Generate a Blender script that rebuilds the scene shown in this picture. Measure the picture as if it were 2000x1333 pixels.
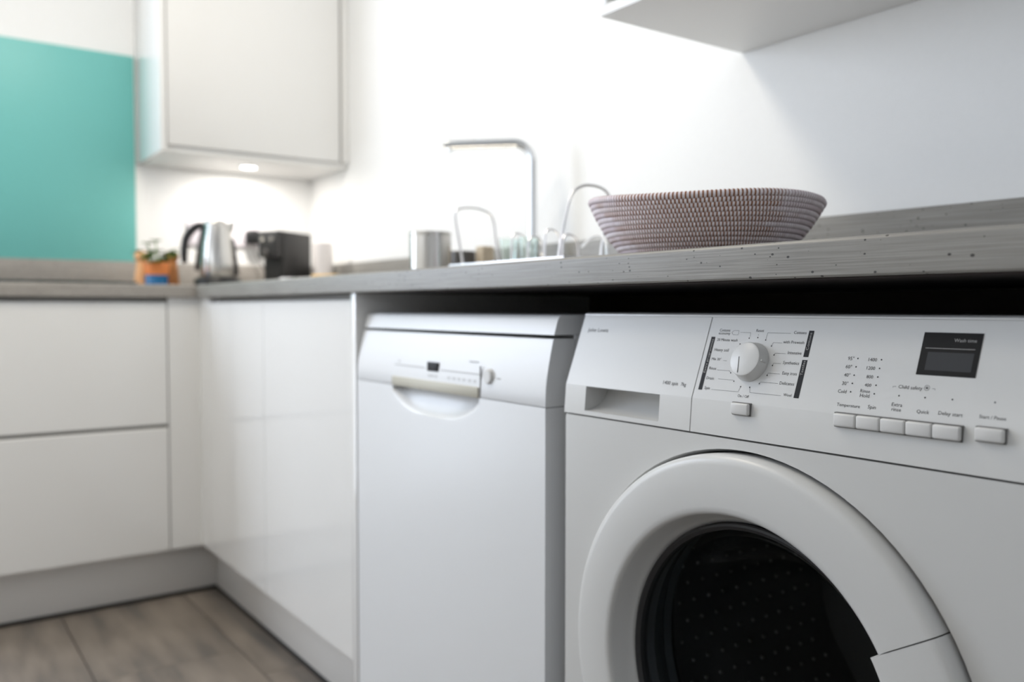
import bpy, bmesh, math, random
from mathutils import Vector, Matrix
random.seed(7)
PI = math.pi
for o in list(bpy.data.objects): bpy.data.objects.remove(o)
S = bpy.context.scene
COL = S.collection

# ------------------------------------------------------------------ camera, world, lights, exposure
cam_d = bpy.data.cameras.new('camera'); cam = bpy.data.objects.new('camera', cam_d); COL.objects.link(cam)
cam.matrix_world = Matrix(((0.57943790, -0.03140449, 0.81441112, 2.55915555),
                           (0.81501617, 0.02159707, -0.57903558, -0.70677093),
                           (0.00059542, 0.99927340, 0.03810932, 0.84461269), (0, 0, 0, 1)))
cam_d.sensor_width = 36; cam_d.lens = 30.497; cam_d.clip_start = .01
cam_d.dof.use_dof = True; cam_d.dof.focus_distance = .87; cam_d.dof.aperture_fstop = 3.2
S.camera = cam
S.view_settings.view_transform = 'Standard'; S.view_settings.look = 'None'
S.view_settings.gamma = 1; S.view_settings.use_curve_mapping = False
S.view_settings.exposure = 0.0
W = bpy.data.worlds.new('world'); S.world = W; W.use_nodes = True
bg = W.node_tree.nodes['Background']; bg.inputs[0].default_value = (.75, .86, 1, 1); bg.inputs[1].default_value = 1.6

def area(name, loc, target, sx, sy, power, color, spread=PI):
    d = bpy.data.lights.new(name, 'AREA'); d.shape = 'RECTANGLE'; d.size = sx; d.size_y = sy
    d.energy = power; d.color = color; d.spread = spread
    o = bpy.data.objects.new(name, d); COL.objects.link(o); o.location = loc
    o.rotation_euler = (Vector(target) - Vector(loc)).to_track_quat('-Z', 'Y').to_euler()
    return o
# daylight: the tall glazed opening in the left wall (upper and lower half) and the window in the front wall
area('window_daylight', (-.595, -1.525, 1.61), (2, -1.525, 1.61), 1.35, .95, 32, (.77, .85, 1))
area('window_daylight', (-.595, -1.525, .60), (2, -1.525, .60), 1.35, 1.0, 16, (.80, .88, 1))
area('window_daylight', (1.65, -3.19, 1.62), (1.65, 0, 1.62), 1.8, 1.0, 6.5, (1, .98, .95))
# ceiling lamp and cabinet lamp
def downlight(loc, power, size=.075, color=(1, .93, .84)):
    d = bpy.data.lights.new('downlight', 'AREA'); d.shape = 'DISK'; d.size = size; d.energy = power; d.color = color
    o = bpy.data.objects.new('downlight', d); COL.objects.link(o); o.location = loc
    return o
downlight((.65, -.3, 2.436), 12, .5, (1, .92, .78))      # round diffuser lamps on the ceiling
downlight((.70, -1.0, 2.436), 9, .5, (1, .90, .74))
puck = downlight((-.43, .30, 1.3275), 2.6, .05, (1, .95, .89))      # lamp under the corner wall cabinet

# ------------------------------------------------------------------ helpers
def tag(o, label=None, cat=None, group=None, kind=None):
    if label: o['label'] = label
    if cat: o['category'] = cat
    if group: o['group'] = group
    if kind: o['kind'] = kind
    return o
def thing(name, loc, label, cat, group=None):
    o = bpy.data.objects.new(name, None); COL.objects.link(o); o.location = loc; o.empty_display_size = .05
    return tag(o, label, cat, group)
def rootloc(p):
    v = Vector((0, 0, 0))
    while p is not None:
        v += Vector(p.location); p = p.parent
    return v

class MB:
    def __init__(s): s.bm = bmesh.new()
    def face(s, vs):
        try: return s.bm.faces.new(vs)
        except ValueError: return None
    def box(s, x0, x1, y0, y1, z0, z1, bev=0, seg=2):
        b = bmesh.new()
        v = [b.verts.new(p) for p in ((x0,y0,z0),(x1,y0,z0),(x1,y1,z0),(x0,y1,z0),(x0,y0,z1),(x1,y0,z1),(x1,y1,z1),(x0,y1,z1))]
        for f in ((3,2,1,0),(4,5,6,7),(0,1,5,4),(1,2,6,5),(2,3,7,6),(3,0,4,7)): b.faces.new([v[i] for i in f])
        if bev > 0: bmesh.ops.bevel(b, geom=list(b.edges), offset=bev, segments=seg, profile=.5, affect='EDGES')
        s.merge(b); return s
    def merge(s, b, mat=None):
        if mat is not None: bmesh.ops.transform(b, matrix=mat, verts=b.verts)
        me = bpy.data.meshes.new('tmp'); b.to_mesh(me); b.free(); s.bm.from_mesh(me); bpy.data.meshes.remove(me)
    def prism(s, prof, a0, a1, axis='x'):
        """profile extruded along an axis; x: (y,z), y: (x,z), z: (x,y)"""
        def P(p, a): return {'x': (a, p[0], p[1]), 'y': (p[0], a, p[1]), 'z': (p[0], p[1], a)}[axis]
        A = [s.bm.verts.new(P(p, a0)) for p in prof]; B = [s.bm.verts.new(P(p, a1)) for p in prof]
        n = len(prof); fs = [s.face(A), s.face(B[::-1])]
        for i in range(n): fs.append(s.face((A[i], B[i], B[(i+1) % n], A[(i+1) % n])))
        bmesh.ops.recalc_face_normals(s.bm, faces=[f for f in fs if f]); return s
    def lathe(s, prof, center, axis='z', n=64, a0=0, a1=2*PI, caps=False):
        """prof of (r, h); full or partial turn; closed=profile left open"""
        full = abs(a1 - a0 - 2*PI) < 1e-6; m = n if full else n + 1
        c = Vector(center); rings = []
        for i in range(m):
            t = a0 + (a1 - a0)*i/n; ct, st = math.cos(t), math.sin(t); row = []
            for r, h in prof:
                if axis == 'z': p = (r*ct, r*st, h)
                elif axis == 'y': p = (r*ct, h, r*st)
                else: p = (h, r*ct, r*st)
                row.append(s.bm.verts.new(c + Vector(p)))
            rings.append(row)
        fs = []
        for i in range(n):
            A, B = rings[i], rings[(i+1) % m]
            for j in range(len(prof)-1):
                fs.append(s.face((A[j], B[j], B[j+1], A[j+1])))
        if caps and not full: fs += [s.face(rings[0]), s.face(rings[-1][::-1])]
        bmesh.ops.remove_doubles(s.bm, verts=[v for r in rings for v in r], dist=1e-6)
        fs = [f for f in fs if f and f.is_valid]
        bmesh.ops.recalc_face_normals(s.bm, faces=fs); return s
    def cyl(s, p0, p1, r0, r1=None, n=16):
        r1 = r0 if r1 is None else r1
        return s.tube([p0, p1], [r0, r1], n)
    def tube(s, pts, r, n=8, closed=False):
        pts = [Vector(p) for p in pts]; rr = r if isinstance(r, (list, tuple)) else [r]*len(pts)
        N = len(pts); rings = []; up = None
        for i, p in enumerate(pts):
            if closed: d = pts[(i+1) % N] - pts[i-1]
            else: d = pts[min(i+1, N-1)] - pts[max(i-1, 0)]
            d.normalize()
            if up is None: up = d.orthogonal().normalized()
            else: up = (up - d*up.dot(d)).normalized()
            w = d.cross(up)
            rings.append([s.bm.verts.new(p + (up*math.cos(2*PI*k/n) + w*math.sin(2*PI*k/n))*rr[i]) for k in range(n)])
        for i in range(N if closed else N-1):
            A, B = rings[i], rings[(i+1) % N]
            for k in range(n): s.face((A[k], A[(k+1) % n], B[(k+1) % n], B[k]))
        if not closed: s.face(rings[0][::-1]); s.face(rings[-1])
        return s
    def sphere(s, c, r, seg=12, rings=8, sc=(1,1,1)):
        b = bmesh.new(); bmesh.ops.create_uvsphere(b, u_segments=seg, v_segments=rings, radius=r)
        s.merge(b, Matrix.Translation(c) @ Matrix.Diagonal((*sc, 1))); return s
    def quad(s, *p): s.face([s.bm.verts.new(q) for q in p]); return s
    def build(s, name, m, parent=None, ang=35, label=None, kind=None, xf=None):
        me = bpy.data.meshes.new(name)
        if xf is not None: bmesh.ops.transform(s.bm, matrix=xf, verts=s.bm.verts)
        off = rootloc(parent)
        bmesh.ops.translate(s.bm, verts=s.bm.verts, vec=-off)
        s.bm.to_mesh(me); s.bm.free()
        me.polygons.foreach_set('use_smooth', [True]*len(me.polygons))
        me.set_sharp_from_angle(angle=math.radians(ang))
        me.materials.append(m)
        o = bpy.data.objects.new(name, me); COL.objects.link(o); o.parent = parent
        return tag(o, label, None, None, kind)
def base_at(o, loc):
    """move the origin of a single-mesh thing to loc"""
    v = Vector(loc) - Vector(o.location); o.data.transform(Matrix.Translation(-v)); o.location = loc; return o
def arc(c, r, a0, a1, n, plane='yz'):
    return [(c[0] + r*math.cos(a0 + (a1-a0)*i/n), c[1] + r*math.sin(a0 + (a1-a0)*i/n)) for i in range(n+1)]
def smooth_path(pts, n=6):
    P = [Vector(p) for p in pts]; out = []
    for i in range(len(P)-1):
        p0, p1, p2, p3 = P[max(i-1,0)], P[i], P[i+1], P[min(i+2,len(P)-1)]
        for k in range(n):
            t = k/n
            out.append(.5*((2*p1) + (p2-p0)*t + (2*p0-5*p1+4*p2-p3)*t*t + (3*p1-p0-3*p2+p3)*t**3))
    out.append(P[-1]); return out

# ------------------------------------------------------------------ materials
def srgb(r, g, b):
    f = lambda v: (v/255/12.92 if v/255 <= .04045 else ((v/255+.055)/1.055)**2.4)
    return (f(r), f(g), f(b), 1)
def mat(name, col, rough=.5, metal=0, coat=0, spec=.5, trans=0, ior=1.45, noise=None, emis=None, coat_rough=.03):
    m = bpy.data.materials.new(name); m.use_nodes = True; nt = m.node_tree; b = nt.nodes['Principled BSDF']
    b.inputs['Base Color'].default_value = col; b.inputs['Roughness'].default_value = rough; b.inputs['Metallic'].default_value = metal
    b.inputs['Coat Weight'].default_value = coat; b.inputs['Coat Roughness'].default_value = coat_rough
    b.inputs['Specular IOR Level'].default_value = spec
    b.inputs['Transmission Weight'].default_value = trans; b.inputs['IOR'].default_value = ior
    if emis: b.inputs['Emission Color'].default_value = emis[0]; b.inputs['Emission Strength'].default_value = emis[1]
    if noise:       # (scale, amount of colour change, bump strength)
        tc = nt.nodes.new('ShaderNodeTexCoord'); nz = nt.nodes.new('ShaderNodeTexNoise'); nz.inputs['Scale'].default_value = noise[0]
        nz.inputs['Detail'].default_value = 4; nt.links.new(tc.outputs['Object'], nz.inputs['Vector'])
        if noise[1]:
            mx = nt.nodes.new('ShaderNodeMix'); mx.data_type = 'RGBA'
            k = noise[1]; mx.inputs[6].default_value = (col[0]*(1-k), col[1]*(1-k), col[2]*(1-k), 1)
            mx.inputs[7].default_value = (min(1,col[0]*(1+k)), min(1,col[1]*(1+k)), min(1,col[2]*(1+k)), 1)
            nt.links.new(nz.outputs['Fac'], mx.inputs[0]); nt.links.new(mx.outputs[2], b.inputs['Base Color'])
        if noise[2]:
            bp = nt.nodes.new('ShaderNodeBump'); bp.inputs['Strength'].default_value = noise[2]; bp.inputs['Distance'].default_value = .001
            nt.links.new(nz.outputs['Fac'], bp.inputs['Height']); nt.links.new(bp.outputs['Normal'], b.inputs['Normal'])
    return m
def laminate(name, axis, base, dark, light, rough=.38):
    """grey wood-grain laminate with the grain along an axis and small dark pores"""
    m = bpy.data.materials.new(name); m.use_nodes = True; nt = m.node_tree; b = nt.nodes['Principled BSDF']; L = nt.links.new
    tc = nt.nodes.new('ShaderNodeTexCoord')
    mp = nt.nodes.new('ShaderNodeMapping'); sc = [520, 520, 520]; sc[axis] = 9; mp.inputs['Scale'].default_value = sc
    L(tc.outputs['Object'], mp.inputs['Vector'])
    n1 = nt.nodes.new('ShaderNodeTexNoise'); n1.inputs['Scale'].default_value = 1; n1.inputs['Detail'].default_value = 5; L(mp.outputs[0], n1.inputs['Vector'])
    mp2 = nt.nodes.new('ShaderNodeMapping'); s2 = [40, 40, 40]; s2[axis] = 3; mp2.inputs['Scale'].default_value = s2; L(tc.outputs['Object'], mp2.inputs['Vector'])
    n2 = nt.nodes.new('ShaderNodeTexNoise'); n2.inputs['Scale'].default_value = 1; n2.inputs['Detail'].default_value = 3; L(mp2.outputs[0], n2.inputs['Vector'])
    r1 = nt.nodes.new('ShaderNodeValToRGB'); e = r1.color_ramp.elements; e[0].position = .38; e[0].color = dark; e[1].position = .62; e[1].color = light
    L(n1.outputs['Fac'], r1.inputs['Fac'])
    mx = nt.nodes.new('ShaderNodeMix'); mx.data_type = 'RGBA'; mx.inputs[7].default_value = base; L(r1.outputs[0], mx.inputs[6]); L(n2.outputs['Fac'], mx.inputs[0])
    vp = nt.nodes.new('ShaderNodeTexVoronoi'); vp.inputs['Scale'].default_value = 150; vp.inputs['Randomness'].default_value = 1
    mp3 = nt.nodes.new('ShaderNodeMapping'); s3 = [1, 1, 1]; s3[axis] = .72; mp3.inputs['Scale'].default_value = s3
    L(tc.outputs['Object'], mp3.inputs['Vector']); L(mp3.outputs[0], vp.inputs['Vector'])
    wn = nt.nodes.new('ShaderNodeSeparateColor'); L(vp.outputs['Color'], wn.inputs[0])
    rad = nt.nodes.new('ShaderNodeMapRange'); rad.inputs['From Min'].default_value = .05; rad.inputs['From Max'].default_value = 1
    rad.inputs['To Min'].default_value = 0; rad.inputs['To Max'].default_value = .20; L(wn.outputs[0], rad.inputs['Value'])
    lt = nt.nodes.new('ShaderNodeMath'); lt.operation = 'LESS_THAN'; L(vp.outputs['Distance'], lt.inputs[0]); L(rad.outputs[0], lt.inputs[1])
    mx2 = nt.nodes.new('ShaderNodeMix'); mx2.data_type = 'RGBA'; mx2.inputs[7].default_value = (.025, .022, .02, 1)
    L(mx.outputs[2], mx2.inputs[6]); L(lt.outputs[0], mx2.inputs[0]); L(mx2.outputs[2], b.inputs['Base Color'])
    b.inputs['Roughness'].default_value = rough
    bp = nt.nodes.new('ShaderNodeBump'); bp.inputs['Strength'].default_value = .5; bp.inputs['Distance'].default_value = .0006
    L(n1.outputs['Fac'], bp.inputs['Height']); L(bp.outputs[0], b.inputs['Normal'])
    return m

M = {}
M['wall'] = mat('wall_paint', (.90, .90, .89, 1), .7, noise=(120, .015, .05))
M['ceiling'] = mat('ceiling_paint', (.85, .84, .82, 1), .8, noise=(60, .01, .03))
M['gloss'] = mat('white_gloss_lacquer', (.86, .855, .84, 1), .12, coat=.5)
M['carcass'] = mat('white_melamine', (.84, .835, .82, 1), .4, noise=(200, .01, .02))
M['plinth'] = mat('white_plinth_board', (.78, .76, .73, 1), .3, noise=(150, .01, .02))
M['rail'] = mat('grey_handle_rail', srgb(140, 138, 132), .35)
M['enamel'] = mat('white_enamel', (.66, .66, .648, 1), .25, coat=.3, coat_rough=.1)
M['dwenamel'] = mat('white_dishwasher_enamel', (.80, .81, .82, 1), .38, coat=.3, coat_rough=.25)
M['plastic'] = mat('white_plastic', (.68, .68, .668, 1), .32, noise=(400, .005, .02))
M['button'] = mat('button_plastic', (.70, .695, .68, 1), .3)
M['board_shade'] = mat('raw_board_gap_shade', (.035, .024, .02, 1), .8, noise=(80, .2, .2))  # raw chipboard tone, with the shade of the machine gap put into it
M['dark'] = mat('dark_gap', (.02, .02, .02, 1), .6)
M['seam'] = mat('seam_grey', (.16, .155, .15, 1), .6)
M['ink'] = mat('panel_ink', srgb(62, 62, 64), .6)
M['barink'] = mat('dark_grey_print', srgb(38, 38, 41), .5, spec=.2)
M['lightink'] = mat('light_grey_ink', srgb(170, 168, 165), .6)
M['display'] = mat('display_black', srgb(24, 23, 23), .42, spec=.2)
M['screen'] = mat('screen_grey', srgb(62, 63, 65), .4, spec=.2)
M['rubber'] = mat('door_rubber', (.03, .03, .032, 1), .5)
M['gasket'] = mat('gasket_grey', (.05, .055, .06, 1), .45)
M['drum'] = mat('drum_steel', (.22, .215, .21, 1), .38, .8)
M['drumdot'] = mat('drum_emboss', (.85, .83, .80, 1), .3, 1)
M['steel'] = mat('brushed_steel', (.62, .60, .57, 1), .22, 1, noise=(250, .05, .03))
M['stripsteel'] = mat('strip_steel', srgb(188, 184, 170), .5, .25)
M['chrome'] = mat('chrome', (.72, .73, .74, 1), .08, 1)
M['wire'] = mat('chromed_wire', (.90, .90, .92, 1), .3, 1)
M['black'] = mat('black_plastic', (.018, .018, .019, 1), .3, noise=(300, .02, .02))
M['blackmatt'] = mat('black_matt', (.035, .034, .034, 1), .45, noise=(300, .05, .03))
M['greyplastic'] = mat('grey_plastic', srgb(96, 94, 92), .4)
M['hob'] = mat('hob_glass', (.012, .012, .013, 1), .04, coat=1)
M['teal'] = mat('teal_glass', srgb(116, 192, 187), .42)
M['terracotta'] = mat('orange_terracotta', srgb(240, 144, 78), .5, noise=(90, .12, .1))
M['blueglaze'] = mat('blue_glaze', srgb(22, 104, 158), .2, coat=.5, noise=(60, .15, 0))
M['soil'] = mat('potting_soil', srgb(62, 46, 34), .9, noise=(300, .4, .6))
M['leaf'] = mat('pale_green_leaf', srgb(112, 138, 72), .5, noise=(90, .35, .1))
M['leafb'] = mat('fresh_green_leaf', srgb(92, 152, 32), .5, noise=(90, .3, .1))
M['millwood'] = mat('oiled_wood', srgb(196, 130, 74), .45, noise=(70, .25, .1))
M['millwoodb'] = mat('pale_oiled_wood', srgb(232, 178, 128), .5, noise=(70, .15, .1))
M['socket'] = mat('socket_plastic', srgb(232, 226, 232), .3)
M['ceramic'] = mat('white_ceramic', srgb(236, 230, 228), .2, coat=.4)
M['sponge'] = mat('yellow_sponge', srgb(222, 184, 120), .9, noise=(500, .2, .8))
M['soap'] = mat('white_soap', srgb(246, 244, 246), .45)
M['lampglass'] = mat('lit_lamp_lens', (1, 1, 1, 1), .4, emis=((1, .95, .9, 1), 9))
M['greenglass'] = mat('green_glass', (.90, .965, .94, 1), .03, trans=1)
def door_glass():
    m = bpy.data.materials.new('smoked_door_glass'); m.use_nodes = True; nt = m.node_tree; L = nt.links.new
    nt.nodes.remove(nt.nodes['Principled BSDF']); out = nt.nodes['Material Output']
    tr = nt.nodes.new('ShaderNodeBsdfTransparent'); tr.inputs[0].default_value = (.86, .88, .89, 1)
    gl = nt.nodes.new('ShaderNodeBsdfGlossy'); gl.inputs['Roughness'].default_value = .06; gl.inputs[0].default_value = (.9, .9, .9, 1)
    lw = nt.nodes.new('ShaderNodeLayerWeight'); lw.inputs[0].default_value = .12
    mu = nt.nodes.new('ShaderNodeMath'); mu.operation = 'MULTIPLY'; mu.inputs[1].default_value = .30; L(lw.outputs['Fresnel'], mu.inputs[0])
    mx = nt.nodes.new('ShaderNodeMixShader'); L(mu.outputs[0], mx.inputs[0]); L(tr.outputs[0], mx.inputs[1]); L(gl.outputs[0], mx.inputs[2]); L(mx.outputs[0], out.inputs[0])
    return m
M['glass'] = door_glass()
M['windowglass'] = mat('window_glass', (.98, .99, 1, 1), .0, trans=1, ior=1.01)
M['frame'] = mat('white_window_frame', (.82, .82, .81, 1), .35)
M['tan'] = mat('tan_cork', srgb(196, 182, 160), .8, noise=(200, .2, .3))
GR = laminate('grey_woodgrain_along_x', 0, srgb(140, 137, 131), srgb(116, 113, 108), srgb(154, 151, 145))
GRY = laminate('grey_woodgrain_along_y', 1, srgb(158, 153, 147), srgb(138, 133, 127), srgb(172, 167, 161))

def floor_mat():
    m = bpy.data.materials.new('grey_oak_laminate'); m.use_nodes = True; nt = m.node_tree; b = nt.nodes['Principled BSDF']; L = nt.links.new
    tc = nt.nodes.new('ShaderNodeTexCoord'); oi = nt.nodes.new('ShaderNodeObjectInfo')
    mp = nt.nodes.new('ShaderNodeMapping'); mp.inputs['Scale'].default_value = (2.2, 14, 1); L(tc.outputs['Object'], mp.inputs['Vector'])
    n = nt.nodes.new('ShaderNodeTexNoise'); n.inputs['Scale'].default_value = 1.4; n.inputs['Detail'].default_value = 6; n.noise_dimensions = '4D'
    L(mp.outputs[0], n.inputs['Vector'])
    mul = nt.nodes.new('ShaderNodeMath'); mul.operation = 'MULTIPLY'; mul.inputs[1].default_value = 40; L(oi.outputs['Random'], mul.inputs[0]); L(mul.outputs[0], n.inputs['W'])
    r = nt.nodes.new('ShaderNodeValToRGB'); e = r.color_ramp.elements
    e[0].position = .3; e[0].color = srgb(92, 88, 84); e[1].position = .72; e[1].color = srgb(142, 132, 121); x = e.new(.5); x.color = srgb(122, 113, 104)
    L(n.outputs['Fac'], r.inputs['Fac'])
    n2 = nt.nodes.new('ShaderNodeTexNoise'); n2.inputs['Scale'].default_value = 5; n2.inputs['Detail'].default_value = 3; L(tc.outputs['Object'], n2.inputs['Vector'])
    mx = nt.nodes.new('ShaderNodeMix'); mx.data_type = 'RGBA'; mx.blend_type = 'MULTIPLY'; mx.inputs[0].default_value = .45
    r2 = nt.nodes.new('ShaderNodeValToRGB'); r2.color_ramp.elements[0].position = .35; r2.color_ramp.elements[0].color = (.62, .63, .64, 1); r2.color_ramp.elements[1].position = .6
    L(n2.outputs['Fac'], r2.inputs['Fac']); L(r.outputs[0], mx.inputs[6]); L(r2.outputs[0], mx.inputs[7]); L(mx.outputs[2], b.inputs['Base Color'])
    b.inputs['Roughness'].default_value = .42
    bp = nt.nodes.new('ShaderNodeBump'); bp.inputs['Strength'].default_value = .15; bp.inputs['Distance'].default_value = .001; L(n.outputs['Fac'], bp.inputs['Height']); L(bp.outputs[0], b.inputs['Normal'])
    return m
M['plank'] = floor_mat()
def coil_mat():
    """grass-bundle coil: white stitches over brown straw; u counts stitches, v counts coils"""
    m = bpy.data.materials.new('stitched_coil'); m.use_nodes = True; nt = m.node_tree; b = nt.nodes['Principled BSDF']; L = nt.links.new
    uv = nt.nodes.new('ShaderNodeUVMap'); sp = nt.nodes.new('ShaderNodeSeparateXYZ'); L(uv.outputs[0], sp.inputs[0])
    fr = nt.nodes.new('ShaderNodeMath'); fr.operation = 'FRACT'; L(sp.outputs[0], fr.inputs[0])
    pp = nt.nodes.new('ShaderNodeMath'); pp.operation = 'PINGPONG'; pp.inputs[1].default_value = .5; L(sp.outputs[0], pp.inputs[0])
    gap = nt.nodes.new('ShaderNodeMapRange'); gap.inputs['From Min'].default_value = .15; gap.inputs['From Max'].default_value = .27
    gap.inputs['To Min'].default_value = 1; gap.inputs['To Max'].default_value = 0; L(pp.outputs[0], gap.inputs['Value'])
    mp = nt.nodes.new('ShaderNodeMapping'); mp.inputs['Scale'].default_value = (.06, .3, 1); L(uv.outputs[0], mp.inputs['Vector'])
    nz = nt.nodes.new('ShaderNodeTexNoise'); nz.inputs['Scale'].default_value = 1.2; nz.inputs['Detail'].default_value = 4; L(mp.outputs[0], nz.inputs['Vector'])
    df = nt.nodes.new('ShaderNodeMath'); df.operation = 'SUBTRACT'; df.inputs[1].default_value = 163; L(sp.outputs[0], df.inputs[0])     # brown-dyed sector of the basket wall
    ab = nt.nodes.new('ShaderNodeMath'); ab.operation = 'ABSOLUTE'; L(df.outputs[0], ab.inputs[0])
    sec = nt.nodes.new('ShaderNodeMapRange'); sec.inputs['From Min'].default_value = 10; sec.inputs['From Max'].default_value = 30
    sec.inputs['To Min'].default_value = .40; sec.inputs['To Max'].default_value = -.10; L(ab.outputs[0], sec.inputs['Value'])
    ad = nt.nodes.new('ShaderNodeMath'); ad.operation = 'ADD'; L(nz.outputs['Fac'], ad.inputs[0]); L(sec.outputs[0], ad.inputs[1])
    rs = nt.nodes.new('ShaderNodeValToRGB'); e = rs.color_ramp.elements; e[0].position = .46; e[0].color = srgb(190, 172, 178); e[1].position = .60; e[1].color = srgb(138, 82, 34)
    L(ad.outputs[0], rs.inputs['Fac'])
    nw = nt.nodes.new('ShaderNodeTexNoise'); nw.inputs['Scale'].default_value = .8; nw.inputs['Detail'].default_value = 2; L(uv.outputs[0], nw.inputs['Vector'])
    rw = nt.nodes.new('ShaderNodeValToRGB'); e = rw.color_ramp.elements; e[0].position = .3; e[0].color = srgb(228, 218, 222); e[1].position = .7; e[1].color = srgb(250, 245, 249)
    L(nw.outputs['Fac'], rw.inputs['Fac'])
    mx = nt.nodes.new('ShaderNodeMix'); mx.data_type = 'RGBA'; L(gap.outputs[0], mx.inputs[0]); L(rw.outputs[0], mx.inputs[6]); L(rs.outputs[0], mx.inputs[7])
    L(mx.outputs[2], b.inputs['Base Color']); b.inputs['Roughness'].default_value = .75
    return m
M['coil'] = coil_mat()

# ------------------------------------------------------------------ the room
XL, YB, XR, YF, ZC = -.612, .605, 4.0, -3.2, 2.45
def structure(name, mb, m, parent=None):
    o = mb.build(name, m, parent); o['kind'] = 'structure'; return o
structure('wall_back', MB().box(XL-.1, XR+.1, YB, YB+.1, -.02, ZC), M['wall'])
structure('wall_right', MB().box(XR, XR+.1, YF, YB, -.02, ZC), M['wall'])
fx0, fx1, fz0_, fz1_ = .7, 2.6, 1.1, 2.15
structure('wall_front', MB().box(XL-.1, fx0, YF-.1, YF, -.02, ZC).box(fx1, XR+.1, YF-.1, YF, -.02, ZC).box(fx0, fx1, YF-.1, YF, -.02, fz0_).box(fx0, fx1, YF-.1, YF, fz1_, ZC), M['wall'])
structure('wall_light_blocker', MB().box(.0, 3.2, -1.32, -1.20, 0, 1.15, .004), M['wall'])  # low wall added out of view to keep window light off the fronts
wy0, wy1, wz0, wz1 = -2.25, -.80, .08, 2.12
wl = MB().box(XL-.1, XL, wy1, YB, -.02, ZC).box(XL-.1, XL, YF, wy0, -.02, ZC).box(XL-.1, XL, wy0, wy1, -.02, wz0).box(XL-.1, XL, wy0, wy1, wz1, ZC)
structure('wall_left', wl, M['wall'])
structure('ceiling', MB().box(XL-.1, XR+.1, YF-.1, YB+.1, ZC, ZC+.1), M['ceiling'])
fl = structure('floor', MB().box(XL-.1, XR+.1, YF-.1, YB+.1, -.05, -.010), M['dark'])
PW, PL = .325, 1.25
k = 0; y = -.0305 + 2*PW
offs = [.2, .62, .445, .95, .1, .7, .35, .85, .5, .05, .6, .3, .8, .15, .55]
while y > YF:
    y1 = min(y, YB); y0 = max(y - PW, YF); x = offs[k % 15] - 4*PL
    while x < XR:
        a, b2 = max(x, XL), min(x + PL, XR)
        if b2 - a > .02 and y1 - y0 > .02:
            p = MB().box(a+.0007, b2-.0007, y0+.0012, y1-.0012, -.010, 0, .0012, 1).build('plank', M['plank'], fl); p['kind'] = 'structure'
        x += PL
    y -= PW; k += 1
def window(name, mb_frame, mb_glass, extra):
    f = structure(name, mb_frame, M['frame']); g = mb_glass.build('pane', M['windowglass'], f); return f
f = MB()
for a, b2 in ((wy0, wy0+.07), (wy1-.07, wy1), ((wy0+wy1)/2-.05, (wy0+wy1)/2+.05)): f.box(XL-.08, XL-.03, a, b2, wz0, wz1, .004)
for a, b2 in ((wz0, wz0+.09), (wz1-.07, wz1)): f.box(XL-.079, XL-.031, wy0, wy1, a, b2, .004)
window('window_1', f, MB().box(XL-.058, XL-.052, wy0, wy1, wz0, wz1), None)

f = MB()
for a, b2 in ((fx0, fx0+.06), (fx1-.06, fx1), ((fx0+fx1)/2-.035, (fx0+fx1)/2+.035)): f.box(a, b2, YF-.08, YF-.03, fz0_, fz1_, .004)
for a, b2 in ((fz0_, fz0_+.06), (fz1_-.06, fz1_)): f.box(fx0, fx1, YF-.079, YF-.031, a, b2, .004)
window('window_2', f, MB().box(fx0, fx1, YF-.058, YF-.052, fz0_, fz1_), None)

# ------------------------------------------------------------------ worktops and upstands
WT, WB = .91, .8735
def edge_profile(front, back, z0, z1, r=.005):
    return [(back, z0)] + [(front + .002, z0)] + [(front, z0 + .002)] + [(front + r - r*math.cos(t), z1 - r + r*math.sin(t)) for t in [PI/2*i/5 for i in range(6)]] + [(back, z1)]
# the sink cut-out runs x .62-1.0
sx0, sx1, sy0, sy1 = .52, .98, .115, .50
w = MB()
w.prism(edge_profile(0, sy0, WB, WT), XL, 2.32)
w.box(XL, sx0, sy0, YB, WB, WT).box(sx1, 2.32, sy0, YB, WB, WT).box(sx0, sx1, sy1, YB, WB, WT)
wt = w.build('worktop', GR); tag(wt, 'long grey wood-grain worktop over the dishwasher and washing machine', 'worktop')
base_at(wt, (1.0, .3, WB))
w = MB(); prof = edge_profile(0, .612, WB, WT)
w.prism([(-p[0], p[1]) for p in prof], -.001, -.72, 'y')
wt2 = w.build('worktop', GRY); tag(wt2, 'short grey worktop carrying the hob below the teal splashback', 'worktop'); base_at(wt2, (-.3, -.5, WB))
MB().box(1.045, 2.28, .006, .575, WB-.0012, WB-.0002).build('underside', M['board_shade'], wt, label='dark raw chipboard underside')
structure('gap_shade_board', MB().box(1.043, 2.283, .590, .6045, .02, .8722), M['board_shade'])  # dark sheet added to paint the shade in the gap above the machines
u = MB().box(XL+.018, 2.32, YB-.018, YB, WT, 1.0008, .002).build('upstand', GR); tag(u, 'long grey upstand strip along the wall behind the sink and basket', 'upstand'); base_at(u, (1, .6, WT))
u = MB().box(XL, XL+.018, -.72, YB, WT, 1.0008, .002).build('upstand', GRY); tag(u, 'grey upstand strip under the teal splashback and behind the kettle', 'upstand'); base_at(u, (-.6, -.5, WT))

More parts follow.
